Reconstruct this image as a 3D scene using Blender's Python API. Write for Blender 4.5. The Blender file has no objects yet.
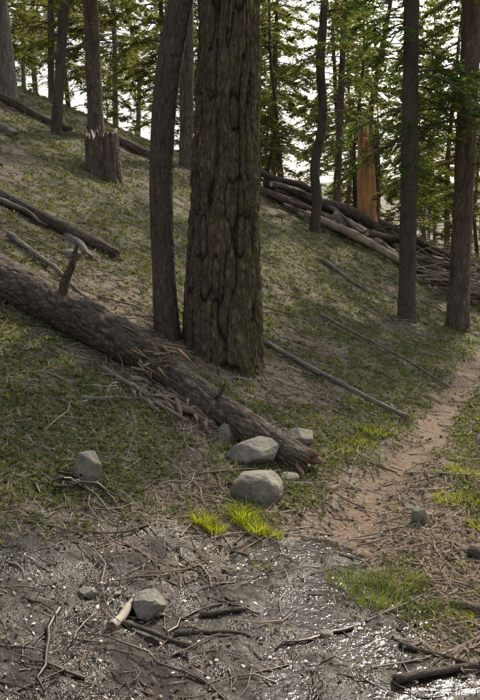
import bpy, bmesh, math, numpy as np
from mathutils import Vector
rng=np.random.default_rng(7)
# ------------------------------------------------------------ noise
def _h(i,j,k,seed):
    n=(i.astype(np.int64)*374761393+j.astype(np.int64)*668265263+k.astype(np.int64)*2147483647+seed*1274126177)&0xffffffff
    n=((n^(n>>13))*1274126177)&0xffffffff
    n=((n^(n>>16))*2246822519)&0xffffffff
    return ((n^(n>>15))&0xffff)/32767.5-1
def vn(x,y,z=0,seed=0):
    x,y,z=np.broadcast_arrays(np.asarray(x,float),np.asarray(y,float),np.asarray(z,float))
    i=np.floor(x);j=np.floor(y);k=np.floor(z);f=x-i;g=y-j;h=z-k
    f=f*f*(3-2*f);g=g*g*(3-2*g);h=h*h*(3-2*h)
    r=0
    for a in (0,1):
        for b in (0,1):
            for c in (0,1):
                w=(f if a else 1-f)*(g if b else 1-g)*(h if c else 1-h)
                r=r+w*_h(i+a,j+b,k+c,seed)
    return r
def fbm(x,y,z=0,o=4,seed=0):
    r=0;a=1;s=0
    for q in range(o):
        m=2**q*1.03;r=r+a*vn(x*m+q*7.3,y*m+q*3.1,z*m+q*5.7,seed+q);s+=a;a*=.5
    return r/s
def sst(a,b,x):
    t=np.clip((x-a)/(b-a),0,1);return t*t*(3-2*t)
def nrm(v): return v/np.maximum(np.linalg.norm(v,axis=-1,keepdims=True),1e-9)
# ------------------------------------------------------------ terrain
def xt(y):
    y=np.asarray(y,float)
    Y=[-40,2.0,2.5,3.5,4.3,5.9,9.2,12,16,25,60,400]; X=[0.1,0.2,.25,.4,.75,1.55,2.95,4.6,7.2,14,45,300]
    return sum(np.interp(y+o,Y,X) for o in (-.8,-.4,0,.4,.8))/5
def sp(u,k): return np.logaddexp(0,k*u)/k
def h0(x,y):
    x=np.asarray(x,float);y=np.asarray(y,float)
    ye=16-sp(16-y,1.5)
    toe=np.interp(y,[2,3,5,8],[.75,.7,.5,.45])
    s=np.interp(y,[1,3,5],[.28,.36,.41])
    u=xt(ye)-x-toe
    h=s*sp(u,3.)
    h=9-sp(9-h,.8)
    r=x-xt(y)-.4
    h=h-0.06*sp(r,3)+.16*sp(r-10,.4)
    h=h-.05*sp(y-17,1)+.12*sp(y-26,.3)
    return h
def mudm(x,y):
    yb=np.interp(x,[-3,-1.1,-.7,-.2,.3,.55,.72,1.3,3],[3.0,3.2,3.55,3.5,3.65,3.65,2.8,2.45,2.3])
    return sst(-1.1,1.3,(yb-y)/.3+1.5*fbm(x*2.5,y*2.5,o=4,seed=5))*sst(-2,0,y)
def watm(x,y):
    d=((x-(.40-.15*(y-2.8)))/.50)**2+((y-2.75)/.95)**2
    return np.exp(-d)
def trailm(x,y):
    c=xt(y)+.02; w=.155+.05*vn(x*2,y*2,seed=9)
    return sst(1.5,.5,np.abs(x-c)/w+.45*fbm(x*6,y*6,o=3,seed=12))*sst(3.3,3.9,y)
def greenm(x,y):
    n=fbm(x*.9,y*.9,o=3,seed=21)+.5*fbm(x*4,y*4,o=2,seed=25)
    r=x-xt(y)
    b=.9*np.exp(-((r+.45)/.3)**2)*sst(4,4.6,y)+.55*sst(.2,.4,r)+.6*np.exp(-((x+1.3)/.6)**2-((y-4.6)/1.)**2)+.25*sst(6,8,y)
    return sst(-.12,.5,n*1.5+.35*vn(x*11,y*11,seed=28)+b-.02)*(1-mudm(x,y))*(1-trailm(x,y))
def G(x,y):
    x=np.asarray(x,float);y=np.asarray(y,float)
    m=mudm(x,y);t=trailm(x,y);w=watm(x,y)
    d=.07*fbm(x*.8,y*.8,o=2,seed=1)*sst(3,6,y)+.03*fbm(x*3,y*3,o=3,seed=2)+.010*fbm(x*14,y*14,o=2,seed=3)
    md=.030*fbm(x*6,y*7,o=4,seed=31)+.012*np.abs(vn(x*22,y*22,seed=33))+.020*(1-w)-.008
    d=d*(1-m)+md*m
    d=d*(1-.75*t)-.045*t
    return h0(x,y)+d*sst(60,25,y)
# ------------------------------------------------------------ mesh helpers
def mesh_obj(name,V,F,mat,parent=None,smooth=False,attrs=None,mats=None,midx=None):
    V=np.asarray(V,np.float32).reshape(-1,3);F=np.asarray(F,np.int32)
    me=bpy.data.meshes.new(name)
    me.vertices.add(len(V));me.vertices.foreach_set("co",V.ravel())
    n=len(F);k=F.shape[1]
    me.loops.add(n*k);me.loops.foreach_set("vertex_index",F.ravel())
    me.polygons.add(n);me.polygons.foreach_set("loop_start",np.arange(0,n*k,k,dtype=np.int32))
    me.polygons.foreach_set("loop_total",np.full(n,k,np.int32))
    if smooth: me.polygons.foreach_set("use_smooth",np.ones(n,bool))
    for m in (mats or [mat]): me.materials.append(m)
    if midx is not None: me.polygons.foreach_set("material_index",np.asarray(midx,np.int32))
    if attrs:
        for an,(ty,arr) in attrs.items():
            a=me.attributes.new(an,ty,'POINT')
            a.data.foreach_set({'FLOAT_VECTOR':'vector','FLOAT_COLOR':'color','FLOAT':'value'}[ty],np.asarray(arr,np.float32).ravel())
    me.update(calc_edges=True)
    ob=bpy.data.objects.new(name,me);bpy.context.collection.objects.link(ob)
    if parent: ob.parent=parent
    return ob
def empty(name,loc=(0,0,0),parent=None):
    e=bpy.data.objects.new(name,None);e.location=loc;bpy.context.collection.objects.link(e);e.empty_display_size=.2
    if parent:e.parent=parent
    return e
def tubes(P,R,sides=4):
    P=np.asarray(P,float);R=np.asarray(R,float);N,K,_=P.shape
    d=nrm(P[:,-1]-P[:,0]);ref=np.where(np.abs(d[:,2:3])>.9,[[1.,0,0]],[[0,0,1.]])
    a=nrm(np.cross(d,ref));b=np.cross(d,a)
    th=np.arange(sides)*2*math.pi/sides
    V=P[:,:,None,:]+R[:,:,None,None]*(np.cos(th)[:,None]*a[:,None,None,:]+np.sin(th)[:,None]*b[:,None,None,:])
    n,k,s=np.meshgrid(np.arange(N),np.arange(K-1),np.arange(sides),indexing='ij')
    s2=(s+1)%sides;base=n*K*sides
    F=np.stack([base+k*sides+s,base+k*sides+s2,base+(k+1)*sides+s2,base+(k+1)*sides+s],-1).reshape(-1,4)
    return V.reshape(-1,3),F
def merge(L):
    Vs=[];Fs=[];o=0
    for V,F in L:
        Vs.append(V);Fs.append(F+o);o+=len(V)
    return np.concatenate(Vs),np.concatenate(Fs)
def quads(C,D,S):
    V=np.stack([C,C+D*.5+S,C+D,C+D*.5-S],1).reshape(-1,3)
    F=np.arange(len(V)).reshape(-1,4)
    return V,F
def blades(B,H,L,W,seg=3):
    N=len(B);t=np.linspace(0,1,seg+1)
    P=B[:,None,:]+t[None,:,None]*np.array([0,0,1.])*H[:,None,None]*(1-.25*t[None,:,None]**2*1.0)+(t**2)[None,:,None]*L[:,None,:]
    side=nrm(np.stack([-L[:,1],L[:,0],0*L[:,0]],-1)+rng.normal(0,.3,(N,3))*[1,1,0])
    w=W[:,None,None]*(1-t[None,:,None]**1.5*.95)*.5
    V=np.stack([P-side[:,None,:]*w,P+side[:,None,:]*w],2).reshape(-1,3)
    n,k=np.meshgrid(np.arange(N),np.arange(seg),indexing='ij');b=n*(seg+1)*2+k*2
    F=np.stack([b,b+1,b+3,b+2],-1).reshape(-1,4)
    return V,F
# ------------------------------------------------------------ materials
def new_mat(name):
    m=bpy.data.materials.new(name);m.use_nodes=True;nt=m.node_tree
    return m,nt,nt.nodes['Principled BSDF']
def N(nt,t,**kw):
    n=nt.nodes.new(t)
    for k,v in kw.items():
        if k in n.inputs.keys() : n.inputs[k].default_value=v
        else: setattr(n,k,v)
    return n
def ramp(nt,src,stops):
    r=nt.nodes.new('ShaderNodeValToRGB');cr=r.color_ramp
    while len(cr.elements)<len(stops): cr.elements.new(.5)
    for e,(p,c) in zip(cr.elements,stops):
        e.position=p;e.color=(c,c,c,1) if isinstance(c,(int,float)) else (*c,1)
    nt.links.new(src,r.inputs[0]);return r.outputs[0]
def mix(nt,f,a,b,bt='MIX'):
    m=nt.nodes.new('ShaderNodeMix');m.data_type='RGBA';m.blend_type=bt
    for s,v in ((m.inputs[0],f),(m.inputs[6],a),(m.inputs[7],b)):
        if isinstance(v,bpy.types.NodeSocket): nt.links.new(v,s)
        elif isinstance(v,(int,float)): s.default_value=v
        else: s.default_value=(*v,1)
    return m.outputs[2]
def mth(nt,op,a,b=None,c=None):
    m=nt.nodes.new('ShaderNodeMath');m.operation=op
    for s,v in zip(m.inputs,(a,b,c)):
        if v is None: continue
        if isinstance(v,bpy.types.NodeSocket): nt.links.new(v,s)
        else: s.default_value=v
    return m.outputs[0]
def noise(nt,vec,scale,detail=4,rough=.6,dist=0):
    n=N(nt,'ShaderNodeTexNoise');n.inputs['Scale'].default_value=scale;n.inputs['Detail'].default_value=detail
    n.inputs['Roughness'].default_value=rough;n.inputs['Distortion'].default_value=dist
    if vec is not None: nt.links.new(vec,n.inputs['Vector'])
    return n.outputs[0]
def bump(nt,h,strength,dist,bsdf,prev=None):
    b=N(nt,'ShaderNodeBump');b.inputs['Strength'].default_value=strength;b.inputs['Distance'].default_value=dist
    nt.links.new(h,b.inputs['Height'])
    if bsdf is not None: nt.links.new(b.outputs[0],bsdf.inputs['Normal'])
    return b.outputs[0]
def bark_mat(name,dark,mid,light,k=14,zs=.22,moss=0,bd=.02):
    m,nt,b=new_mat(name)
    at=N(nt,'ShaderNodeAttribute');at.attribute_name='bk';v0=at.outputs['Vector']
    mp=N(nt,'ShaderNodeMapping');mp.inputs['Scale'].default_value=(k,k,k*zs);nt.links.new(v0,mp.inputs['Vector'])
    nz=N(nt,'ShaderNodeTexNoise');nz.inputs['Scale'].default_value=1.6;nz.inputs['Detail'].default_value=2;nz.inputs['Roughness'].default_value=.7;nt.links.new(mp.outputs[0],nz.inputs['Vector'])
    vm=N(nt,'ShaderNodeVectorMath');vm.operation='MULTIPLY_ADD';nt.links.new(nz.outputs['Color'],vm.inputs[0]);vm.inputs[1].default_value=(1.3,1.3,1.3);nt.links.new(mp.outputs[0],vm.inputs[2])
    vo=N(nt,'ShaderNodeTexVoronoi');vo.feature='DISTANCE_TO_EDGE';vo.inputs['Scale'].default_value=1;nt.links.new(vm.outputs[0],vo.inputs['Vector'])
    e2=ramp(nt,vo.outputs['Distance'],[(0,0),(.07,.35),(.22,1)])
    rn=noise(nt,mp.outputs[0],1.5,3,.65);e1=ramp(nt,mth(nt,'ABSOLUTE',mth(nt,'SUBTRACT',rn,.5)),[(0,0),(.035,.6),(.1,1)])
    edge=mth(nt,'MULTIPLY',mth(nt,'MULTIPLY_ADD',e1,.65,.35),mth(nt,'MULTIPLY_ADD',e2,.8,.2))
    fine=noise(nt,mp.outputs[0],7,3,.75)
    af=N(nt,'ShaderNodeAttribute');af.attribute_name='fur';fv=ramp(nt,af.outputs['Fac'],[(.0,(0.0 if moss else .45)),(.35,.75),(.7,1)])
    big=noise(nt,v0,2.2,3,.6)
    c=mix(nt,ramp(nt,fine,[(.35,0),(.68,1)]),mid,light)
    c=mix(nt,ramp(nt,big,[(.35,.0),(.7,.6)]),c,tuple((mid[i]*.6+dark[i]*.4) for i in range(3)))
    if moss:
        ge=N(nt,'ShaderNodeNewGeometry');sx=N(nt,'ShaderNodeSeparateXYZ');nt.links.new(ge.outputs['Normal'],sx.inputs[0])
        mo=mth(nt,'MULTIPLY_ADD',sx.outputs['X'],.10,noise(nt,v0,11,5,.8))
        mo=ramp(nt,mo,[(.47,0),(.64,1)])
        c=mix(nt,mth(nt,'MULTIPLY',mo,.7),c,(.15,.15,.045))
    c=mix(nt,mth(nt,'MULTIPLY_ADD',edge,.75,.25),dark,c);c=mix(nt,fv,tuple(v*.6 for v in dark),c)
    nt.links.new(c,b.inputs['Base Color']);b.inputs['Roughness'].default_value=.9;b.inputs['Specular IOR Level'].default_value=.2
    h=mth(nt,'ADD',edge,mth(nt,'MULTIPLY',fine,.6))
    bump(nt,h,.9,bd,b)
    return m
def island_mat(name,cols,rough=.85,trans=0,spec=.2,tcol=None):
    m,nt,b=new_mat(name)
    ge=N(nt,'ShaderNodeNewGeometry')
    n=len(cols);c=ramp(nt,ge.outputs['Random Per Island'],[(i/max(n-1,1),cc) for i,cc in enumerate(cols)])
    if rough>.7 or trans:
        nt.nodes.remove(b);b=N(nt,'ShaderNodeBsdfDiffuse');nt.links.new(c,b.inputs[0])
        nt.links.new(b.outputs[0],nt.nodes['Material Output'].inputs[0])
    else:
        nt.links.new(c,b.inputs['Base Color']);b.inputs['Roughness'].default_value=rough;b.inputs['Specular IOR Level'].default_value=spec
    if trans:
        tr=N(nt,'ShaderNodeBsdfTranslucent');mx=N(nt,'ShaderNodeMixShader');mx.inputs[0].default_value=trans
        c2=mix(nt,1.0,c,tcol or (1.6,1.7,.8),'MULTIPLY');nt.links.new(c2,tr.inputs[0])
        nt.links.new(b.outputs[0],mx.inputs[1]);nt.links.new(tr.outputs[0],mx.inputs[2])
        nt.links.new(mx.outputs[0],nt.nodes['Material Output'].inputs[0])
    return m
def wood_mat(name,a,bcol,c3,sc=30):
    m,nt,b=new_mat(name)
    at=N(nt,'ShaderNodeTexCoord')
    mp=N(nt,'ShaderNodeMapping');mp.inputs['Scale'].default_value=(1,1,.25);nt.links.new(at.outputs['Object'],mp.inputs['Vector'])
    n1=noise(nt,mp.outputs[0],sc,5,.7);n2=noise(nt,mp.outputs[0],sc*.2,3,.6)
    c=mix(nt,ramp(nt,n1,[(.3,0),(.7,1)]),a,bcol);c=mix(nt,ramp(nt,n2,[(.4,0),(.65,.8)]),c,c3)
    nt.links.new(c,b.inputs['Base Color']);b.inputs['Roughness'].default_value=.8;bump(nt,n1,.7,.01,b)
    return m
M_fir=bark_mat("bark_fir",(.032,.022,.016),(.16,.12,.09),(.285,.23,.17),k=24,zs=.22,moss=1,bd=.025)
M_dark=bark_mat("bark_dark",(.045,.034,.029),(.12,.096,.082),(.21,.18,.158),k=40,zs=.35,bd=.008)
M_log=bark_mat("bark_log",(.032,.024,.02),(.165,.128,.10),(.35,.30,.25),k=26,zs=.4,bd=.022)
M_brown=bark_mat("bark_brown",(.06,.042,.033),(.19,.145,.115),(.32,.265,.22),k=20,zs=.25,bd=.02)
M_grey=bark_mat("bark_grey",(.09,.075,.065),(.26,.23,.20),(.42,.39,.35),k=22,zs=.15,bd=.012)
M_wood=wood_mat("wood_orange",(.58,.25,.09),(.62,.40,.22),(.30,.12,.05))
M_wbrown=wood_mat('wood_brown',(.30,.17,.10),(.36,.26,.18),(.13,.08,.055))
M_wpale=wood_mat('wood_pale',(.50,.43,.34),(.38,.30,.22),(.2,.15,.11))
M_wgrey=wood_mat("wood_grey",(.46,.41,.35),(.32,.27,.22),(.18,.145,.12))
M_twig=island_mat("twigs",[(.09,.07,.055),(.18,.145,.115),(.32,.275,.225),(.15,.115,.09),(.42,.37,.31)],.85)
M_twigwet=island_mat("twigs_wet",[(.03,.023,.018),(.07,.05,.037),(.04,.03,.024),(.12,.09,.07)],.4,spec=.5)
M_branch=island_mat("branch_bark",[(.08,.065,.055),(.16,.135,.115),(.12,.095,.075)],.9)
M_need=island_mat("needle_litter",[(.16,.10,.06),(.28,.20,.13),(.38,.30,.21),(.21,.155,.11),(.44,.37,.28)],.8)
M_chip=island_mat("bark_chips",[(.07,.052,.04),(.15,.115,.085),(.23,.18,.14),(.11,.085,.065),(.32,.27,.22)],.9)
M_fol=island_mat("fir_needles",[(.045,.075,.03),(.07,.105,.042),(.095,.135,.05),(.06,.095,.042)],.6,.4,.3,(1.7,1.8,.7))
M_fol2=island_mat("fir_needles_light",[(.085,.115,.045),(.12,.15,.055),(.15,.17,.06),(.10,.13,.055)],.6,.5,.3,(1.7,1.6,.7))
M_fol3=island_mat('fir_needles_hazed',[(.10,.125,.055),(.13,.155,.065),(.155,.165,.075),(.115,.14,.06)],.6,.55,.3,(1.75,1.6,.8))  # paler needle colour stands in for bright haze over the far trees
M_herb=island_mat("herb_leaves",[(.09,.115,.045),(.13,.155,.06),(.18,.195,.085),(.10,.125,.05),(.23,.20,.12)],.6,.4,.3,(1.5,1.5,.8))
M_grass=island_mat("grass_blades",[(.14,.20,.035),(.20,.25,.045),(.26,.29,.06),(.16,.22,.035)],.5,.5,.3,(1.9,1.7,.5))
M_grassd=island_mat("grass_green",[(.075,.12,.035),(.11,.165,.05),(.17,.20,.07),(.25,.24,.13)],.5,.45,.3,(1.5,1.5,.6))
def rock_mat():
    m,nt,b=new_mat("granite")
    tc=N(nt,'ShaderNodeTexCoord');v=tc.outputs['Object']
    n1=noise(nt,v,9,5,.65);n2=noise(nt,v,90,4,.8);n3=noise(nt,v,16,4,.6)
    c=mix(nt,ramp(nt,n1,[(.35,0),(.65,1)]),(.18,.168,.145),(.35,.33,.29))
    c=mix(nt,ramp(nt,n2,[(.45,0),(.6,.6)]),c,(.11,.10,.09))
    c=mix(nt,ramp(nt,n3,[(.50,0),(.64,.75)]),c,(.17,.15,.08))
    sx=N(nt,'ShaderNodeSeparateXYZ');nt.links.new(v,sx.inputs[0])
    dirt=ramp(nt,mth(nt,'MULTIPLY_ADD',n1,.12,sx.outputs[2]),[(.0,.85),(.07,0)])
    c=mix(nt,dirt,c,(.10,.08,.06))
    nt.links.new(c,b.inputs['Base Color']);b.inputs['Roughness'].default_value=.85
    bump(nt,mth(nt,'ADD',n3,mth(nt,'MULTIPLY',n2,.5)),.8,.02,b);return m
M_rock=rock_mat()
def ground_mat():
    m,nt,b=new_mat("forest_floor")
    tc=N(nt,'ShaderNodeTexCoord');v=tc.outputs['Object']
    at=N(nt,'ShaderNodeAttribute');at.attribute_name='mask';sx=N(nt,'ShaderNodeSeparateXYZ');nt.links.new(at.outputs['Vector'],sx.inputs[0])
    big=noise(nt,v,1.3,2,.6);mid=noise(nt,v,9,2,.7);fine=noise(nt,v,65,2,.8)
    vo=N(nt,'ShaderNodeTexVoronoi');vo.inputs['Scale'].default_value=75;nt.links.new(v,vo.inputs['Vector'])
    sc=N(nt,'ShaderNodeSeparateXYZ');nt.links.new(vo.outputs['Color'],sc.inputs[0])
    duff=mix(nt,ramp(nt,fine,[(.35,0),(.65,1)]),(.078,.06,.044),(.205,.168,.125))
    duff=mix(nt,ramp(nt,sc.outputs[0],[(.6,0),(.9,.6)]),duff,(.25,.205,.155))
    duff=mix(nt,ramp(nt,mid,[(.4,0),(.65,.7)]),duff,(.135,.115,.082))
    duff=mix(nt,ramp(nt,big,[(.4,0),(.65,.4)]),duff,(.215,.18,.135))
    gr=mix(nt,ramp(nt,fine,[(.35,0),(.65,1)]),(.08,.10,.05),(.155,.175,.085))
    gf=mth(nt,'MULTIPLY',sx.outputs[2],ramp(nt,mid,[(.35,.15),(.6,.8)]))
    c=mix(nt,gf,duff,gr)
    tr=mix(nt,ramp(nt,fine,[(.3,0),(.7,1)]),(.115,.076,.053),(.195,.138,.102))
    tf=ramp(nt,mth(nt,'MULTIPLY_ADD',mid,.4,sx.outputs[1]),[(.35,0),(1.0,.95)])
    c=mix(nt,tf,c,tr)
    mudc=mix(nt,ramp(nt,mid,[(.35,0),(.65,1)]),(.010,.008,.007),(.031,.024,.02))
    mudc=mix(nt,ramp(nt,fine,[(.5,0),(.75,.6)]),mudc,(.055,.042,.034))
    mf=ramp(nt,mth(nt,'MULTIPLY_ADD',mth(nt,'SUBTRACT',mid,.5),.8,sx.outputs[0]),[(.15,0),(.8,1)])
    c=mix(nt,mf,c,mudc)
    nt.links.new(c,b.inputs['Base Color'])
    rw=ramp(nt,noise(nt,v,4,3,.7),[(.40,.10),(.50,.45),(.6,.8)])
    r=mix(nt,mf,(.92,.92,.92),rw);nt.links.new(r,b.inputs['Roughness'])
    nt.links.new(mix(nt,mf,(.3,.3,.3),(.34,.34,.34)),b.inputs['Specular IOR Level'])
    h=mth(nt,'MULTIPLY_ADD',mid,1.5,fine)
    bump(nt,h,.8,.012,b)
    return m
def water_mat():
    m,nt,b=new_mat("puddle_water")
    tc=N(nt,'ShaderNodeTexCoord');n=noise(nt,tc.outputs['Object'],22,3,.6);n2=noise(nt,tc.outputs['Object'],70,2,.6)
    b.inputs['Base Color'].default_value=(.022,.016,.012,1);b.inputs['Roughness'].default_value=.10;b.inputs['Specular IOR Level'].default_value=.65
    bump(nt,mth(nt,'MULTIPLY_ADD',n2,.3,n),.48,.016,b);return m
# ------------------------------------------------------------ ground
u=np.linspace(-1,1,520);xs=.4+1.25*np.sinh(u*5.6)
ys=np.concatenate([np.linspace(-60,-3,14),np.linspace(-2.6,1.4,30),np.geomspace(1.42,22,430),np.geomspace(22.5,420,60)])
X,Y=np.meshgrid(xs,ys);Z=G(X,Y);nx,ny=len(xs),len(ys)
i,j=np.meshgrid(np.arange(nx-1),np.arange(ny-1));b0=(j*nx+i).ravel()
F=np.stack([b0,b0+1,b0+nx+1,b0+nx],-1)
mask=np.stack([mudm(X,Y),trailm(X,Y),greenm(X,Y)],-1)
mesh_obj("ground",np.stack([X,Y,Z],-1),F,ground_mat(),smooth=True,attrs={'mask':('FLOAT_VECTOR',mask)})
xs=np.linspace(-.7,1.25,60);ys=np.linspace(1.3,3.9,80);X,Y=np.meshgrid(xs,ys);Z=h0(X,Y)
Z=Z-.08*sst(.42,.1,watm(X,Y))
nx=60;i,j=np.meshgrid(np.arange(59),np.arange(79));b0=(j*nx+i).ravel()
mesh_obj("puddle_water",np.stack([X,Y,Z],-1),np.stack([b0,b0+1,b0+nx+1,b0+nx],-1),water_mat(),smooth=True)
# ------------------------------------------------------------ trunk / log builder
def stem(name,pts,rad,mat,nseg=48,ds=.03,parent=None,furrow=.012,ff=14,fz=2.,flare=0,cap0=None,cap1=None,jag=0,seed=0,capmat=None,lump=.03,dense_to=None,lobes=5):
    pts=np.array(pts,float);rad=np.array(rad,float)
    sl=np.concatenate([[0],np.cumsum(np.linalg.norm(np.diff(pts,axis=0),axis=1))])
    L=sl[-1]
    if dense_to: s=np.concatenate([np.arange(0,dense_to,ds),np.arange(dense_to,L,ds*8),[L]])
    else: s=np.linspace(0,L,max(int(L/ds),4))
    def ev(q,A):
        q=np.clip(q,0,L);return np.stack([np.interp(q,sl,A[:,c]) for c in range(A.shape[1])],-1)
    sm=min(.12,L*.06)
    C=sum(ev(s+o*sm,pts) for o in (-2,-1,0,1,2))/5
    C[0]=pts[0];C[-1]=pts[-1]
    R=ev(s,rad[:,None])[:,0]
    T=nrm(np.gradient(C,axis=0));ref=np.array([0,1.,0]) if abs(T[len(T)//2][2])>.75 else np.array([0,0,1.])
    A=nrm(np.cross(ref,T));B=np.cross(T,A)
    th=np.arange(nseg)*2*math.pi/nseg
    r0=float(np.mean(rad));cx=np.cos(th)[None]*r0+0*s[:,None];cy=np.sin(th)[None]*r0+0*s[:,None];cz=s[:,None]+0*th
    wob=.25*vn(cx*5,cy*5,cz*2,seed+3)
    n1=np.abs(vn(cx*ff+wob*2,cy*ff,cz*fz,seed));n2=np.abs(vn(cx*ff*2.3,cy*ff*2.3+wob*2,cz*fz*2.2,seed+1))
    fur=np.minimum(n1*4.,1)*(.5+.5*np.minimum(n2*3,1))
    d=furrow*(np.minimum(n1*4,1)-.8)+furrow*.5*(np.minimum(n2*3,1)-.7)+furrow*.4*vn(cx*40,cy*40,cz*25,seed+8)
    rr=R[:,None]*(1+lump*vn(cx*4,cy*4,cz*1.5,seed+5)*2)+d
    if flare:
        fl=np.exp(-s/.22)[:,None];rr=rr+flare*fl*(.7+.6*np.cos(th*lobes+seed)[None]*.6+.4*vn(cx*8,cy*8,0*cz,seed+6))
    off=np.zeros_like(rr)
    if jag:
        jn=jag*(.5+.5*vn(cx[-1:]*22,cy[-1:]*22,0,seed+9)+.6*vn(cx[-1:]*60,cy[-1:]*60,0,seed+10))
        wgt=sst(L-jag*1.5,L,s)[:,None];off=off+wgt*jn
    V=C[:,None,:]+rr[...,None]*(np.cos(th)[None,:,None]*A[:,None,:]+np.sin(th)[None,:,None]*B[:,None,:])+off[...,None]*T[:,None,:]
    rings=[V];bk=[np.stack([cx,cy,cz,fur],-1)]
    def cap(idx,sgn,depth):
        out=[];c=C[idx];t=T[idx]*sgn
        for f,dd in ((.86,-.0),(.55,-depth),(.25,-depth*1.2),(.02,-depth)):
            ring=c+(V[idx]-off[idx][:,None]*T[idx]-c)*f+t*(dd+ .15*depth*rng.normal(size=(nseg,1)))+off[idx][:,None]*T[idx]*(f>.5)
            out.append(ring)
        return out
    nb=len(s)
    if cap1 is not None:
        for r in cap(-1,1,cap1): rings.append(r[None]);bk.append(bk[0][-1:])
    st=0
    if cap0 is not None:
        cc=cap(0,-1,cap0)[::-1]
        for q,r in enumerate(cc): rings.insert(q,r[None]);bk.insert(q,bk[-1][:1]*0);st+=1
    V=np.concatenate(rings);bk=np.concatenate([x.reshape(-1,nseg,4) for x in bk]);n=len(V)
    i,j=np.meshgrid(np.arange(nseg),np.arange(n-1));i2=(i+1)%nseg
    F=np.stack([j*nseg+i,j*nseg+i2,(j+1)*nseg+i2,(j+1)*nseg+i],-1).reshape(-1,4)
    jj=j.ravel();mi=((jj<st)|(jj>=st+nb-1)).astype(int)
    return mesh_obj(name,V,F,None,parent,smooth=True,attrs={'bk':('FLOAT_VECTOR',bk[...,:3]),'fur':('FLOAT',bk[...,3])},mats=[mat,capmat or M_wbrown],midx=mi)
# ------------------------------------------------------------ crown
def crown(cx,z0,z1,R,nb,seed,dead_from=None,dead_n=0,droop=.35,az=None,dens=1.,nl=.055,nw=.007):
    r=np.random.default_rng(seed);wood=[];NC=[];ND=[];NS=[]
    for q in range(nb):
        t=(q+r.random())/nb;z=z0+(z1-z0)*t
        L=R*(1-t*.92)**.75*r.uniform(.55,1.1)*(.55+.45*min(1,t*6+.3));a=r.uniform(0,2*math.pi) if az is None else az+r.normal(0,.9)
        x,y=cx(z);h=np.array([math.cos(a),math.sin(a),0]);sd=np.array([-h[1],h[0],0])
        K=7;uu=np.linspace(0,1,K);up=r.uniform(-.1,.35)*(.4+t)
        P=np.array([x,y,z])+h*(uu*L)[:,None]+np.array([0,0,1])*(L*(up*uu-droop*uu**2*r.uniform(.7,1.4)))[:,None]+sd*(L*.12*r.normal()*uu**2)[:,None]
        wood.append((P,np.linspace(.008+.008*L,.003,K)))
        nt_=max(int(L/.065*dens),5);s=r.uniform(.12,1,nt_)**.85
        base=np.stack([np.interp(s,uu,P[:,c]) for c in range(3)],-1)
        sg=r.choice([-1,1],nt_);tl=(.36*L*(1-s)*.9+.12)*r.uniform(.6,1.2,nt_)
        d=nrm(h*r.uniform(.4,.9,nt_)[:,None]+sd*(sg*r.uniform(.4,1,nt_))[:,None]+np.array([0,0,1])*(-.25+r.normal(0,.18,nt_))[:,None])
        kk=10;tt=(np.arange(kk)+.5)/kk
        pos=base[:,None]+d[:,None]*(tl[:,None]*tt)[...,None]-np.array([0,0,1])*(.25*tl[:,None]*tt**2)[...,None]
        side=nrm(np.cross(d,[0,0,1]))
        for s2 in (-1,1):
            dd=nrm(d[:,None]*.7+side[:,None]*s2*.75+r.normal(0,.25,(nt_,kk,3)))
            ln=nl*r.uniform(.7,1.3,(nt_,kk,1))*(1+.5*(tl[:,None,None]>.3))
            w=nrm(np.cross(dd,r.normal(0,1,(nt_,kk,3))+np.array([0,0,2.])))
            NC.append(pos.reshape(-1,3));ND.append((dd*ln).reshape(-1,3));NS.append((w*nw*r.uniform(.8,1.6,(nt_,kk,1))).reshape(-1,3))
        wood.append((np.stack([base,base+d*tl[:,None]-np.array([0,0,.25])*tl[:,None]],1),))
    Ws=[]
    A=[w for w in wood if len(w)==2];Ws.append(tubes(np.array([w[0] for w in A]),np.array([w[1] for w in A]),4))
    P2=np.concatenate([w[0] for w in wood if len(w)==1]);Ws.append(tubes(P2,np.tile([.004,.0015],(len(P2),1)),3))
    if dead_n:
        D=[];DR=[]
        for q in range(dead_n):
            z=r.uniform(dead_from,z0+.3*(z1-z0));x,y=cx(z);a=r.uniform(0,6.28);L=r.uniform(.2,1.0)*min(R,1.4)
            uu=np.linspace(0,1,5);h=np.array([math.cos(a),math.sin(a),0])
            P=np.array([x,y,z])+h*(uu*L)[:,None]+np.array([0,0,1])*(L*(r.uniform(-.3,.3)*uu-r.uniform(-.1,.45)*uu**2))[:,None]+r.normal(0,.02,(5,3))*uu[:,None]
            D.append(P);DR.append(np.linspace(.012,.002,5))
            for w in range(4):
                b=P[r.integers(1,5)];d=nrm(h+r.normal(0,.7,3));e=b+d*r.uniform(.1,.35)*L
                D.append(b+(e-b)*uu[:,None]+r.normal(0,.008,(5,3)));DR.append(np.linspace(.005,.001,5))
        Ws.append(tubes(np.array(D),np.array(DR),3))
    C=np.concatenate(NC);D=np.concatenate(ND);S=np.concatenate(NS)
    return merge(Ws),quads(C,D,S)
def line(pts):
    pts=np.array(pts,float)
    return lambda z:(np.interp(z,pts[:,2],pts[:,0]),np.interp(z,pts[:,2],pts[:,1]))
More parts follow.
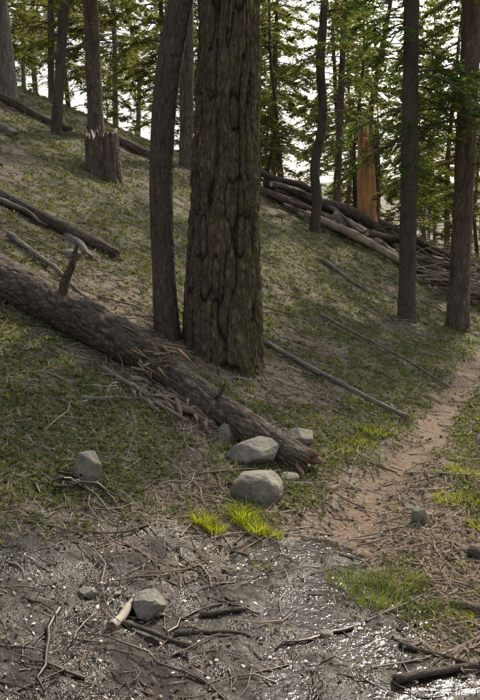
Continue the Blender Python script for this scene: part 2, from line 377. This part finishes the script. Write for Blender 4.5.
def tree(name,pts,rad,mat,cz0,cz1,R,nb,seed,foliage=None,dead_from=None,dead_n=0,flare=.05,ds=.06,nseg=28,droop=.35,dens=1.,furrow=.01,ff=14,fz=2.,dense_to=None,az=None,lobes=5,lump=.03,nl=.06,nw=.008):
    e=empty(name,pts[0])
    P=np.array(pts,float);loc=P[0].copy()
    o=stem("trunk",P-loc,rad,mat,nseg,ds,e,furrow,ff,fz,flare,seed=seed,dense_to=dense_to,lobes=lobes,lump=lump)
    w,n=crown(line(P-loc),cz0-loc[2],cz1-loc[2],R,nb,seed,None if dead_from is None else dead_from-loc[2],dead_n,droop,az,dens,nl,nw)
    mesh_obj("branches",w[0],w[1],M_branch,e);mesh_obj("foliage",n[0],n[1],foliage or M_fol,e)
    return e
g=lambda x,y:float(G(x,y))
z=g(-.15,6.32)
tree("fir_tree",[(-.16,6.32,z-.25),(-.155,6.32,z+.25),(-.13,6.32,1.9),(-.08,6.32,3.4),(0,6.35,8),(0,6.4,15),(0,6.4,19)],[.345,.325,.275,.238,.19,.1,.03],M_fir,7.5,18.8,2.0,45,11,
     dead_from=3.9,dead_n=14,flare=.10,ds=.011,nseg=320,furrow=.026,ff=27,fz=3.2,dense_to=4.2)
z=g(-.62,6.27)
tree("fir_tree",[(-.61,6.27,z-.2),(-.62,6.27,z+.05),(-.635,6.27,1.27),(-.65,6.27,1.84),(-.63,6.27,2.39),(-.585,6.27,2.82),(-.50,6.27,3.23),(-.46,6.27,3.4),(-.40,6.27,3.8),(-.3,6.27,6),(-.3,6.3,11)],
     [.115,.105,.095,.094,.095,.10,.098,.095,.09,.07,.02],M_dark,6.5,10.8,1.3,26,12,dead_from=4,dead_n=8,flare=.02,ds=.012,nseg=110,furrow=.005,ff=45,fz=8,dense_to=4)
def vt(x,y,dx,H,r,mat,**k):
    z=g(x,y)
    pts=[(x,y,z-.2),(x,y,z+.1),(x+dx*.3,y,z+H*.15),(x+dx,y,z+H*.4),(x+dx*1.6,y,z+H*.75),(x+dx*1.8,y,z+H)]
    return tree("fir_tree",pts,[r*1.15,r*1.08,r,r*.8,r*.45,r*.1],mat,**k)
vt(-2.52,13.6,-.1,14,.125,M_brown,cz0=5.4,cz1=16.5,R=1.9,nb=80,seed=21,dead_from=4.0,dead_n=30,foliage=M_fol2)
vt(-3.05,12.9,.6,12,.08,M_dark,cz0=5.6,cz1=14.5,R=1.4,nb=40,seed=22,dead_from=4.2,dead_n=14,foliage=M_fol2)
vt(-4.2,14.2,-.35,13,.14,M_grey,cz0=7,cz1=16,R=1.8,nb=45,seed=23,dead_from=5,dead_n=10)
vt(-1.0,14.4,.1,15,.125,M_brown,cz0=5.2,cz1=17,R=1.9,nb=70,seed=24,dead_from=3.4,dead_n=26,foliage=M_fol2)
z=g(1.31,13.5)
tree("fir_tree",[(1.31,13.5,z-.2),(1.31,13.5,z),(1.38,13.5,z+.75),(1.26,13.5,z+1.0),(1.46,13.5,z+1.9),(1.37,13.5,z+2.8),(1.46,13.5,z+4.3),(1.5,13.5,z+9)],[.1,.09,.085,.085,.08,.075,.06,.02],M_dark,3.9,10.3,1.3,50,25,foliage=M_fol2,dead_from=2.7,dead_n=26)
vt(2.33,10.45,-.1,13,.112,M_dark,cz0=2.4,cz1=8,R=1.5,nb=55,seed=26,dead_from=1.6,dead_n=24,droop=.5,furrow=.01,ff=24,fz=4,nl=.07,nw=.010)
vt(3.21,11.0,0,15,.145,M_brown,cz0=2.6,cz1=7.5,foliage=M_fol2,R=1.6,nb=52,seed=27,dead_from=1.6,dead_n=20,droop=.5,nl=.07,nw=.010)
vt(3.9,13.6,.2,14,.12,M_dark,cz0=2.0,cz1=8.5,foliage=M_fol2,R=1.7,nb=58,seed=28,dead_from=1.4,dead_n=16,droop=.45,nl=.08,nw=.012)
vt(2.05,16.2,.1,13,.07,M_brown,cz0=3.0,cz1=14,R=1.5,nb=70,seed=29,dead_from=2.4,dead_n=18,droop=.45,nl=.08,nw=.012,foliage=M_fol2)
# ------------------------------------------------------------ forest variants
var=[]
r=np.random.default_rng(3)
for q in range(5):
    H=[11,12,9.5,7.5,11][q];c0=[3.0,4.0,1.4,.3,2.2][q];R=[2.0,2.0,1.8,1.6,1.8][q]
    pts=np.array([(0,0,-.4),(0,0,.2),(r.normal(0,.1),0,H*.3),(r.normal(0,.2),r.normal(0,.2),H*.6),(0,0,H)])
    rd=H*.0085
    st=stem("trunk",pts,[rd*1.15,rd,rd*.85,rd*.5,.01],[M_brown,M_dark,M_brown,M_dark,M_grey][q],16,.15,None,.01,12,2,.03,seed=40+q)
    w,n=crown(line(pts),c0,H*.99,R,[85,85,85,75,95][q],50+q,1.0,[24,24,16,6,20][q],.4,None,.6,.10,.016)
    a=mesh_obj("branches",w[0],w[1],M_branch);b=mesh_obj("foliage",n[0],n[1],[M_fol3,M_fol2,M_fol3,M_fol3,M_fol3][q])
    var.append([st.data,a.data,b.data])
    for o in (st,a,b): bpy.data.objects.remove(o)
def plant_group(name,spots):
    root=empty(name)
    for (x,y,s,v,rot) in spots:
        e=empty("tree",(x,y,g(x,y)-.05),root);e.scale=(s,s,s*r.uniform(.9,1.1));e.rotation_euler=(r.normal(0,.02),r.normal(0,.02),rot)
        for dn,nm in zip(var[v],("trunk","branches","foliage")):
            o=bpy.data.objects.new(nm,dn);bpy.context.collection.objects.link(o);o.parent=e
spots=[(x,y,s,v,r.uniform(0,6.28)) for x,y,s,v in [(-6.2,18,.9,3),(-4.6,19,1.,2),(-3.3,18,.8,3),(-1.9,18.5,.9,2),(-.6,19.5,1.,3),(.6,18.6,.8,3),(1.2,21,1.1,2),(2.9,19,.85,3),(3.9,17.8,.8,3),(5.2,19,.9,2),(5.6,17.6,.7,3),(-7.6,20,1,2)]]
tries=0
while len(spots)<58 and tries<8000:
    tries+=1
    y=19+42*r.random()**1.4;x=(r.uniform(-.5,.6))*y+r.normal(0,.5)
    if .34<x/y<.85 and y<45 and r.random()<.85: continue
    if all((x-a[0])**2+(y-a[1])**2>(1.4+.02*y)**2 for a in spots): spots.append((x,y,r.uniform(.75,1.25),int(r.choice([0,1,2,3,4],p=[.2,.12,.28,.25,.15])),r.uniform(0,6.28)))
plant_group("background_forest",spots)
spots=[(x,y,r.uniform(.9,1.2),int(r.integers(0,2)),r.uniform(0,6)) for (x,y) in [(-9,5),(-7,-4),(0,-9),(8,-5),(-11,12),(6.6,6.2),(13,9),(12,2)]]
plant_group("surrounding_shade_trees",spots)  # unseen trees out of frame, added for foreground shade, dapples and reflections
# ------------------------------------------------------------ logs
e=empty("fallen_log",(-.79,5.42,.78));o=np.array([-.79,5.42,.78])
stem("trunk_upper",np.array([(-3.4,6.1,2.02),(-3.0,6.0,1.82),(-1.78,5.68,1.235),(-1.32,5.56,1.02),(-.79,5.40,.77),(-.62,5.3,.68)])-o,[.165,.16,.155,.157,.15,.12],M_log,110,.012,e,.010,30,9,cap1=.05,jag=.09,seed=61,lump=.04)
stem("trunk_lower",np.array([(-.76,5.36,.70),(-.60,5.26,.65),(-.20,4.97,.43),(.1,4.76,.28),(.40,4.55,.15)])-o,[.07,.115,.118,.115,.10],M_log,90,.012,e,.010,30,9,cap0=.02,cap1=.03,jag=.07,seed=62,lump=.05)
stem("branch_stub",np.array([(-1.30,5.5,1.12),(-1.27,5.45,1.25),(-1.21,5.43,1.32),(-1.19,5.43,1.42),(-1.16,5.42,1.5)])-o,[.04,.032,.028,.022,.008],M_log,20,.012,e,.003,30,9,seed=63)
stem("branch_stub",np.array([(-.2,4.9,.46),(-.13,4.84,.53),(-.1,4.82,.6)])-o,[.022,.016,.008],M_log,12,.02,e,.002,seed=64)
S=[];SR=[]
for q in range(60):
    b=np.array([-.62,5.23,.69])-o+rng.normal(0,.07,3)+np.array([.6,-.35,-.22])*rng.uniform(-.1,.2);d=nrm(np.array([.75,-.45,-.25])+rng.normal(0,.4,3))*rng.uniform(.04,.17)
    S.append([b-d*.4,b,b+d]);w=rng.uniform(.003,.014);SR.append([w*.8,w,w*.2])
V,F=tubes(S,SR,4);mesh_obj("splinters",V,F,M_wbrown,e)
n=170;cx_=rng.normal(-.45,.22,n);cy_=5.0-.35*(cx_+.45)+rng.normal(0,.12,n);a=rng.normal(-.5,.7,n);L=rng.uniform(.02,.11,n);t=np.linspace(-1,1,4)
P=np.stack([cx_[:,None]+np.cos(a)[:,None]*t*L[:,None],cy_[:,None]+np.sin(a)[:,None]*t*L[:,None],0*t+0*L[:,None]],-1);P[...,2]=G(P[...,0],P[...,1])+.01+.05*rng.random((n,1))*np.exp(-((cx_+.45)/.2)**2)[:,None]+rng.normal(0,.006,(n,4))
V,F=tubes(P-o,rng.uniform(.005,.02,n)[:,None]*np.array([.5,1,1,.4]),5);mesh_obj("bark_chunks",V,F,M_chip,e)
def log(name,p0,p1,r0,r1,mat=M_log,seed=0,bend=.03,cm=None,lift=0,**k):
    p0=np.array([*p0,0.]);p1=np.array([*p1,0.]);n=6
    P=p0+(p1-p0)*np.linspace(0,1,n)[:,None];rr=np.linspace(r0,r1,n)
    P[:,2]=G(P[:,0],P[:,1])+rr*.75
    zl=np.linspace(P[:,2][0],P[:,2][-1],n);P[:,2]=.75*np.maximum(P[:,2],zl)+.25*zl+lift
    P[1:-1]+=np.random.default_rng(seed).normal(0,bend,(n-2,3))
    o=P[0].copy();e=empty(name,o)
    stem("trunk",P-o,rr,mat,k.get('ns',36),k.get('ds',.03),e,k.get('fu',.006),20,6,cap0=.01,cap1=.01,jag=k.get('jag',.04),seed=seed,capmat=cm)
    return e
log("fallen_log",(-3.4,8.4),(-1.25,7.7),.085,.06,M_log,71,.02)
log("fallen_log",(-1.9,8.1),(-1.45,7.35),.05,.03,M_grey,72,.02)
log("fallen_pole",(.17,7.1),(1.38,6.05),.028,.02,M_grey,73,.014,ns=16,fu=.002,cm=M_wgrey,lift=.03)
log("fallen_pole",(.95,8.7),(2.1,7.45),.020,.011,M_grey,101,.022,ns=12,fu=.002,cm=M_wgrey,lift=.02)
log("fallen_branch",(-2.1,6.9),(-1.3,6.35),.03,.012,M_grey,104,.03,ns=12,fu=.003,cm=M_wgrey,lift=.03)
log("fallen_branch",(-2.6,7.6),(-1.9,7.9),.03,.012,M_grey,105,.03,ns=12,fu=.003,cm=M_wgrey,lift=.06)
log("fallen_branch",(.55,2.45),(1.0,2.62),.016,.01,M_dark,106,.008,ns=12,fu=.002)
log("fallen_branch",(.62,2.7),(.95,2.5),.013,.007,M_dark,107,.008,ns=12,fu=.002)
log("fallen_branch",(.9,3.0),(1.3,2.75),.02,.01,M_log,108,.008,ns=12,fu=.002)
log("fallen_log",(-.7,14.8),(1.45,14.6),.12,.09,M_brown,74,.03)
log("fallen_log",(1.0,15.1),(3.0,13.6),.10,.08,M_grey,75,.03,cm=M_wgrey)
log("fallen_log",(.5,15.3),(2.6,14.9),.14,.12,M_log,76,.03,lift=.15)
log("fallen_log",(1.5,14.6),(4.6,14.6),.10,.08,M_brown,77,.04,lift=.25)
log("fallen_log",(2.9,14.2),(5.6,11.9),.09,.06,M_grey,78,.04)
log("fallen_log",(-4.6,12.2),(-3.3,11.4),.09,.07,M_grey,79,.03)
log("fallen_log",(-5.2,13.6),(-2.9,13.2),.08,.06,M_log,80,.03)
log("fallen_log",(-2.3,14.0),(-1.2,13.6),.09,.07,M_brown,81,.03)
log("fallen_log",(1.2,11.6),(2.1,10.9),.035,.02,M_grey,82,.02,ns=14)
log("fallen_branch",(1.15,3.55),(1.75,3.25),.035,.02,M_log,83,.02,ns=20,fu=.004,ds=.02)
log("fallen_branch",(1.0,3.45),(1.5,3.6),.022,.014,M_log,84,.02,ns=16,fu=.003,ds=.02)
log("fallen_branch",(-1.0,4.6),(-.55,4.95),.02,.01,M_grey,85,.015,ns=12,fu=.002)
log("fallen_branch",(-.95,5.1),(-.35,4.75),.024,.012,M_grey,86,.015,ns=12,fu=.002)
log("dead_branch",(-.48,2.62),(-.43,2.85),.018,.014,M_wgrey,87,.004,ns=14,fu=.001,ds=.01)
log("dead_branch",(-.44,2.86),(-.33,2.80),.014,.012,M_wgrey,88,.004,ns=14,fu=.001,ds=.01)
log("dead_branch",(-.48,2.68),(-.22,2.6),.010,.008,M_dark,89,.006,ns=12,fu=.001)
log("dead_branch",(-.25,2.66),(.02,2.72),.012,.006,M_dark,90,.008,ns=12,fu=.001)
log("dead_branch",(-.16,2.83),(.0,2.88),.012,.01,M_log,91,.006,ns=12,fu=.001)
e=empty("split_log",(1.2,14.0,g(1.2,14.0)+.18));zz=g(1.2,14.0)
stem("wood",[(0,0,0),(.9,-.3,g(2.1,13.7)-zz),(1.75,-.6,g(2.95,13.4)-zz-.06)],[.05,.085,.05],M_wpale,10,.05,e,.012,20,3,cap0=.01,cap1=.01,jag=.15,seed=96,capmat=M_wood)
e=empty("split_log",(1.75,14.3,g(1.75,14.3)));P=np.array([(0,0,.25),(.5,-.2,.22),(1.15,-.55,.0)])
P[:,2]+= [0,g(2.25,14.1)-g(1.75,14.3),g(2.9,13.75)-g(1.75,14.3)+.1]
stem("wood",P,[.10,.09,.06],M_wgrey,14,.05,e,.01,20,3,cap0=.01,cap1=.01,jag=.1,seed=95,capmat=M_wood)
for q in range(18):
    a=rng.uniform(-1.2,.8);L=rng.uniform(.6,2.1);cx_=rng.uniform(.6,4.2);cy_=14.9-.25*cx_+rng.uniform(-.5,.5)
    log("fallen_log",(cx_-L/2*math.cos(a),cy_-L/2*math.sin(a)),(cx_+L/2*math.cos(a),cy_+L/2*math.sin(a)),rng.uniform(.03,.09),rng.uniform(.02,.06),[M_grey,M_log,M_dark,M_brown][q%4],110+q,.03,cm=M_wgrey,lift=rng.uniform(0,.4),ns=20,ds=.05,jag=.12)
z=g(-2.05,11.5)
e=empty("tree_stump",(-2.05,11.5,z));e.scale=(.85,.85,.9)
stem("wood",[(0,0,-.2),(0,0,.15),(.01,0,.35),(0,0,.52)],[.33,.30,.285,.275],M_brown,120,.015,e,.03,14,1.2,flare=.06,cap1=.12,jag=.16,seed=97,lump=.06,capmat=M_wgrey)
z=g(2.5,14.9)
e=empty("broken_snag",(2.5,14.9,z))
stem("wood",[(0,0,-.2),(0,0,.3),(-.04,0,1.0),(-.06,0,1.45)],[.24,.20,.16,.12],M_wood,90,.03,e,.03,18,.8,cap1=.15,jag=.75,seed=98)
stem("bark_side",[(.14,.02,-.2),(.16,.02,.5),(.14,0,1.5),(.12,0,2.0)],[.09,.085,.07,.04],M_brown,30,.04,e,.012,20,2.,cap1=.1,jag=.4,seed=99)
# ------------------------------------------------------------ rocks
def rock(x,y,sx,sy,sz,seed,sink=.35,rot=0.):
    bm=bmesh.new();bmesh.ops.create_icosphere(bm,subdivisions=6,radius=1)
    P=np.array([v.co[:] for v in bm.verts]);r2=np.random.default_rng(seed)
    for q in range(16):
        n=nrm(r2.normal(0,1,3));c=r2.uniform(.66,.9);d=P@n;P=P-np.maximum(d-c,0)[:,None]*n*.9
    P*=1+.09*fbm(P[:,0]*2,P[:,1]*2,P[:,2]*2,4,seed)[:,None]+.02*fbm(P[:,0]*10,P[:,1]*10,P[:,2]*10,3,seed)[:,None]
    P*=[sx,sy,sz]
    c,s=math.cos(rot),math.sin(rot);P=P@np.array([[c,s,0],[-s,c,0],[0,0,1]])
    F=np.array([[l.index for l in f.verts] for f in bm.faces]);bm.free()
    o=mesh_obj("rock",P,F,M_rock,smooth=True);o.location=(x,y,g(x,y)+sz*(1-2*sink));return o
rock(.09,4.1,.17,.13,.13,1,.38,.5)
rock(.10,4.55,.19,.13,.10,2,.3,.2)
rock(-.80,3.80,.075,.07,.12,3,.28)
rock(-.37,2.80,.075,.065,.065,4,.25,.3)
rock(.99,3.96,.05,.045,.06,5,.25)
rock(.40,5.0,.13,.1,.09,6,.35,.6)
rock(1.86,5.6,.06,.06,.06,7,.3)
rock(.30,4.38,.06,.05,.04,8,.4)
rock(-.62,2.85,.04,.03,.025,9,.3);rock(.34,2.75,.03,.03,.02,10,.3);rock(1.5,3.9,.05,.05,.03,11,.3);rock(-1.6,7.2,.1,.08,.06,12,.3)
rock(1.33,2.9,.05,.05,.04,13,.3);rock(-.08,4.78,.09,.07,.07,15,.35,1.)
# ------------------------------------------------------------ litter
def scat(n,y0=1.7,y1=17,pw=1.,lim=.5):
    y=y0*(y1/y0)**(rng.random(n)**pw);x=rng.uniform(-1,1,n)*(lim*y+.6);return x,y
def litter(name,n,lmin,lmax,r0,mat,filt=None,K=4,y1=17,sides=4,lift=.0,pw=1.,grow=0.):
    x,y=scat(n,y1=y1,pw=pw)
    if filt is not None:
        k=rng.random(n)<filt(x,y);x,y=x[k],y[k];n=len(x)
    a=rng.uniform(0,2*math.pi,n);L=lmin*(lmax/lmin)**(rng.random(n)**1.6)*(1+grow*y)
    t=np.linspace(-.5,.5,K);bend=rng.normal(0,.12,n)
    px=x[:,None]+np.cos(a)[:,None]*t*L[:,None]-np.sin(a)[:,None]*(t**2*bend[:,None]*L[:,None]*4)
    py=y[:,None]+np.sin(a)[:,None]*t*L[:,None]+np.cos(a)[:,None]*(t**2*bend[:,None]*L[:,None]*4)
    px+=rng.normal(0,.022,px.shape)*L[:,None];py+=rng.normal(0,.022,px.shape)*L[:,None]
    rr=(r0*rng.uniform(.5,1.6,n)*(L/lmax)**.4)[:,None]*np.linspace(1.1,.4,K)
    zz=G(px,py);zl=zz.mean(1,keepdims=True)+(t[None]*(zz[:,-1:]-zz[:,:1]))
    pz=np.maximum(zz,zl*1.0)*.6+zz*.4+rr*.8+lift*rng.random((n,1))+np.abs(rng.normal(0,.05,n))[:,None]*L[:,None]*(t+.5)
    V,F=tubes(np.stack([px,py,pz],-1),rr,sides);return mesh_obj(name,V,F,mat)
dry=lambda x,y:1-.95*mudm(x,y)-.85*np.clip(trailm(x,y)*1.3,0,1)*(1-mudm(x,y))
litter("twig_litter",34000,.04,.35,.0042,M_twig,dry,grow=.03)
litter("stick_litter",900,.25,.9,.007,M_twig,lambda x,y:(1-np.clip(trailm(x,y)+trailm(x+.25,y)+trailm(x-.25,y),0,1))*(1-mudm(x,y))*(.25+.75*sst(4,6.5,y)),K=8)
litter("mud_stick_litter",1100,.03,.3,.0035,M_twigwet,lambda x,y:mudm(x,y)*(1-.8*watm(x,y)),y1=3.9)
litter("mud_branch_litter",55,.25,.5,.007,M_twigwet,lambda x,y:mudm(x,y)*(1-.7*watm(x,y)),y1=3.8,K=8)
def flat(name,n,l,w,mat,filt,y1=17,grow=0.,tilt=.25,pw=1.):
    x,y=scat(n,y1=y1,pw=pw);k=rng.random(n)<filt(x,y);x,y=x[k],y[k];n=len(x)
    a=rng.uniform(0,6.283,n);D=np.stack([np.cos(a),np.sin(a),rng.normal(0,tilt,n)],-1)*(l*rng.uniform(.5,1.4,n)*(1+grow*y))[:,None]
    e=.05;gx=(h0(x+e,y)-h0(x-e,y))/(2*e);gy=(h0(x,y+e)-h0(x,y-e))/(2*e)
    D[:,2]+=gx*D[:,0]+gy*D[:,1]
    S=np.stack([-np.sin(a),np.cos(a),rng.normal(0,tilt*2,n)],-1);S[:,2]+=gx*S[:,0]+gy*S[:,1];S=nrm(S)*(w*rng.uniform(.6,1.5,n)*(1+grow*y))[:,None]
    C=np.stack([x,y,G(x,y)+.004+.006*rng.random(n)],-1)
    V,F=quads(C,D,S);return mesh_obj(name,V,F,mat)
flat("needle_litter",80000,.06,.0016,M_need,lambda x,y:1-.96*mudm(x,y)-.6*trailm(x,y)*(1-mudm(x,y)),grow=.04)
flat("bark_chip_litter",26000,.028,.008,M_chip,lambda x,y:1-.97*mudm(x,y)-.7*trailm(x,y)*(1-mudm(x,y)),grow=.06,tilt=.4)
flat("mud_debris",7000,.018,.005,M_twigwet,lambda x,y:mudm(x,y)*(1-.6*watm(x,y)),y1=3.9,tilt=.3)
x,y=scat(68000,y1=17);k=rng.random(len(x))<greenm(x,y)*.95+.02*(1-mudm(x,y));x,y=x[k],y[k]
nl=6;n=len(x);a=rng.uniform(0,6.283,(n,nl));el=rng.uniform(.1,1.1,(n,nl));ln=.0165*rng.uniform(.5,1.6,(n,1))*(1+.07*y[:,None])*rng.uniform(.7,1.2,(n,nl))
D=np.stack([np.cos(a)*np.cos(el),np.sin(a)*np.cos(el),np.sin(el)],-1)*ln[...,None]
S=np.stack([-np.sin(a),np.cos(a),rng.normal(0,.3,(n,nl))],-1)*(ln*.3)[...,None]
C=np.stack([x,y,G(x,y)],-1)[:,None]+rng.normal(0,1,(n,nl,3))*[.018,.018,.004]+[0,0,.008]
V,F=quads(C.reshape(-1,3),D.reshape(-1,3),S.reshape(-1,3));mesh_obj("ground_cover_herbs",V,F,M_herb)
x,y=scat(50000,y1=15);k=rng.random(len(x))<greenm(x,y)*.8;x,y=x[k],y[k];n=len(x)
a=rng.uniform(0,6.28,n);H=rng.uniform(.02,.07,n);Lx=np.stack([np.cos(a),np.sin(a),0*a],-1)*(H*rng.uniform(.2,1,n))[:,None]
V,F=blades(np.stack([x,y,G(x,y)-.003],-1),H,Lx,rng.uniform(.0015,.004,n)*(1+.06*y));mesh_obj("short_grass",V,F,M_grassd)
def tuft(name,spots,mat):
    Vs=[]
    for (x,y,R,n,hh,w) in spots:
        a=rng.uniform(0,6.28,n);rr=R*np.sqrt(rng.random(n));px=x+rr*np.cos(a);py=y+rr*np.sin(a)*.8
        H=hh*rng.uniform(.5,1.15,n)*(1-.3*rr/R);aa=a+rng.normal(0,.7,n)
        Lx=np.stack([np.cos(aa),np.sin(aa),0*aa],-1)*(H*rng.uniform(.2,1.1,n))[:,None]
        Vs.append(blades(np.stack([px,py,G(px,py)-.005],-1),H,Lx,w*rng.uniform(.7,1.3,n)))
    V,F=merge(Vs);return mesh_obj(name,V,F,mat)
tuft("grass_tuft",[(-.19,3.66,.055,170,.13,.006),(-.13,3.6,.05,130,.11,.006)],M_grass)
tuft("grass_tuft",[(.02,3.76,.07,210,.15,.006),(.09,3.66,.06,130,.12,.006),(.17,3.62,.05,70,.08,.005)],M_grass)
tuft("grass_tuft",[(.10,3.32,.05,70,.05,.004)],M_grassd)
tuft("grass_patch",[(.60,3.05,.13,380,.14,.003),(.72,3.2,.12,300,.13,.003),(.50,3.22,.1,200,.11,.003),(.85,2.95,.1,150,.1,.003)],M_grassd)
tuft("grass_patch",[(.85,5.2,.13,200,.08,.005),(1.0,5.5,.12,200,.08,.005),(.7,5.0,.1,150,.07,.005)],M_grass)
tuft("grass_patch",[(1.3,4.3,.15,260,.08,.005),(1.5,4.8,.15,260,.08,.005),(1.0,2.9,.12,200,.06,.005),(1.35,3.9,.1,140,.08,.005)],M_grass)
x,y=scat(500,y0=3,y1=13);k=mudm(x,y)+trailm(x,y)<.3;x,y=x[k],y[k];n=len(x)
H=rng.uniform(.06,.25,n);b=np.stack([x,y,G(x,y)-.01],-1);d=nrm(rng.normal(0,.5,(n,3))+[0,0,1.])
P=b[:,None]+d[:,None]*(H[:,None]*np.linspace(0,1,4))[...,None]+rng.normal(0,.008,(n,4,3))
V,F=tubes(P,np.tile([.003,.0025,.002,.001],(n,1)),3);mesh_obj("dry_stems",V,F,M_twig)
n=260;c=np.stack([rng.uniform(3.3,5.4,n),rng.uniform(12.6,15.2,n)],-1);a=rng.normal(-.5,.6,n);L=rng.uniform(.4,1.8,n)
z=G(c[:,0],c[:,1])+rng.random(n)*.45;t=np.linspace(-.5,.5,5)
P=np.stack([c[:,:1]+np.cos(a)[:,None]*t*L[:,None],c[:,1:]+np.sin(a)[:,None]*t*L[:,None],z[:,None]+rng.normal(0,.25,n)[:,None]*t*L[:,None]],-1)+rng.normal(0,.02,(n,5,3))
V,F=tubes(P,rng.uniform(.006,.028,n)[:,None]*np.linspace(1,.4,5),5);mesh_obj("brush_pile",V,F,M_twig)
S=[];SR=[]
for q in range(16):
    b=np.array([-.88,3.72,0]);b[2]=g(b[0],b[1])+.03;b+=rng.normal(0,.05,3)*[1.4,1,.4];d=nrm(rng.normal(0,1,3)*[1,.7,.35]+[0,-.3,.05])*rng.uniform(.1,.35)
    uu=np.linspace(0,1,6)[:,None];P=b+d*uu+np.array([0,0,-.12])*uu**2+rng.normal(0,.008,(6,3));S.append(P);SR.append(np.linspace(.009,.002,6)*rng.uniform(.6,1.5))
V,F=tubes(S,SR,5);mesh_obj("exposed_roots",V,F,M_twigwet)
# ------------------------------------------------------------ camera, light
cam=bpy.data.cameras.new("camera");co=bpy.data.objects.new("camera",cam);bpy.context.collection.objects.link(co)
cam.sensor_fit='VERTICAL';cam.sensor_height=24;cam.lens=12/math.tan(math.radians(25));cam.clip_end=1500;cam.clip_start=.05
co.location=(0,0,1.6);co.rotation_euler=(math.pi/2-math.radians(9.1),0,0);bpy.context.scene.camera=co
AZ=math.radians(28);EL=math.radians(42)
w=bpy.data.worlds.new("World");bpy.context.scene.world=w;w.use_nodes=True;nt=w.node_tree
sk=nt.nodes.new('ShaderNodeTexSky');sk.sky_type='NISHITA';sk.sun_disc=False;sk.sun_elevation=EL;sk.sun_rotation=AZ;sk.dust_density=5;sk.air_density=1.5
hs=nt.nodes.new('ShaderNodeHueSaturation');hs.inputs['Saturation'].default_value=.4;hs.inputs['Value'].default_value=1.4
nt.links.new(sk.outputs[0],hs.inputs['Color']);nt.links.new(hs.outputs[0],nt.nodes['Background'].inputs[0])
nt.nodes['Background'].inputs[1].default_value=.15
l=bpy.data.lights.new("sun",'SUN');l.energy=5;l.angle=math.radians(2);l.color=(1,.87,.68)
lo=bpy.data.objects.new("sun",l);bpy.context.collection.objects.link(lo)
s=Vector((math.sin(AZ)*math.cos(EL),math.cos(AZ)*math.cos(EL),math.sin(EL)));lo.rotation_euler=s.to_track_quat('Z','Y').to_euler();lo.location=s*30
sc=bpy.context.scene;sc.view_settings.view_transform='Standard';sc.view_settings.look='None';sc.view_settings.exposure=0
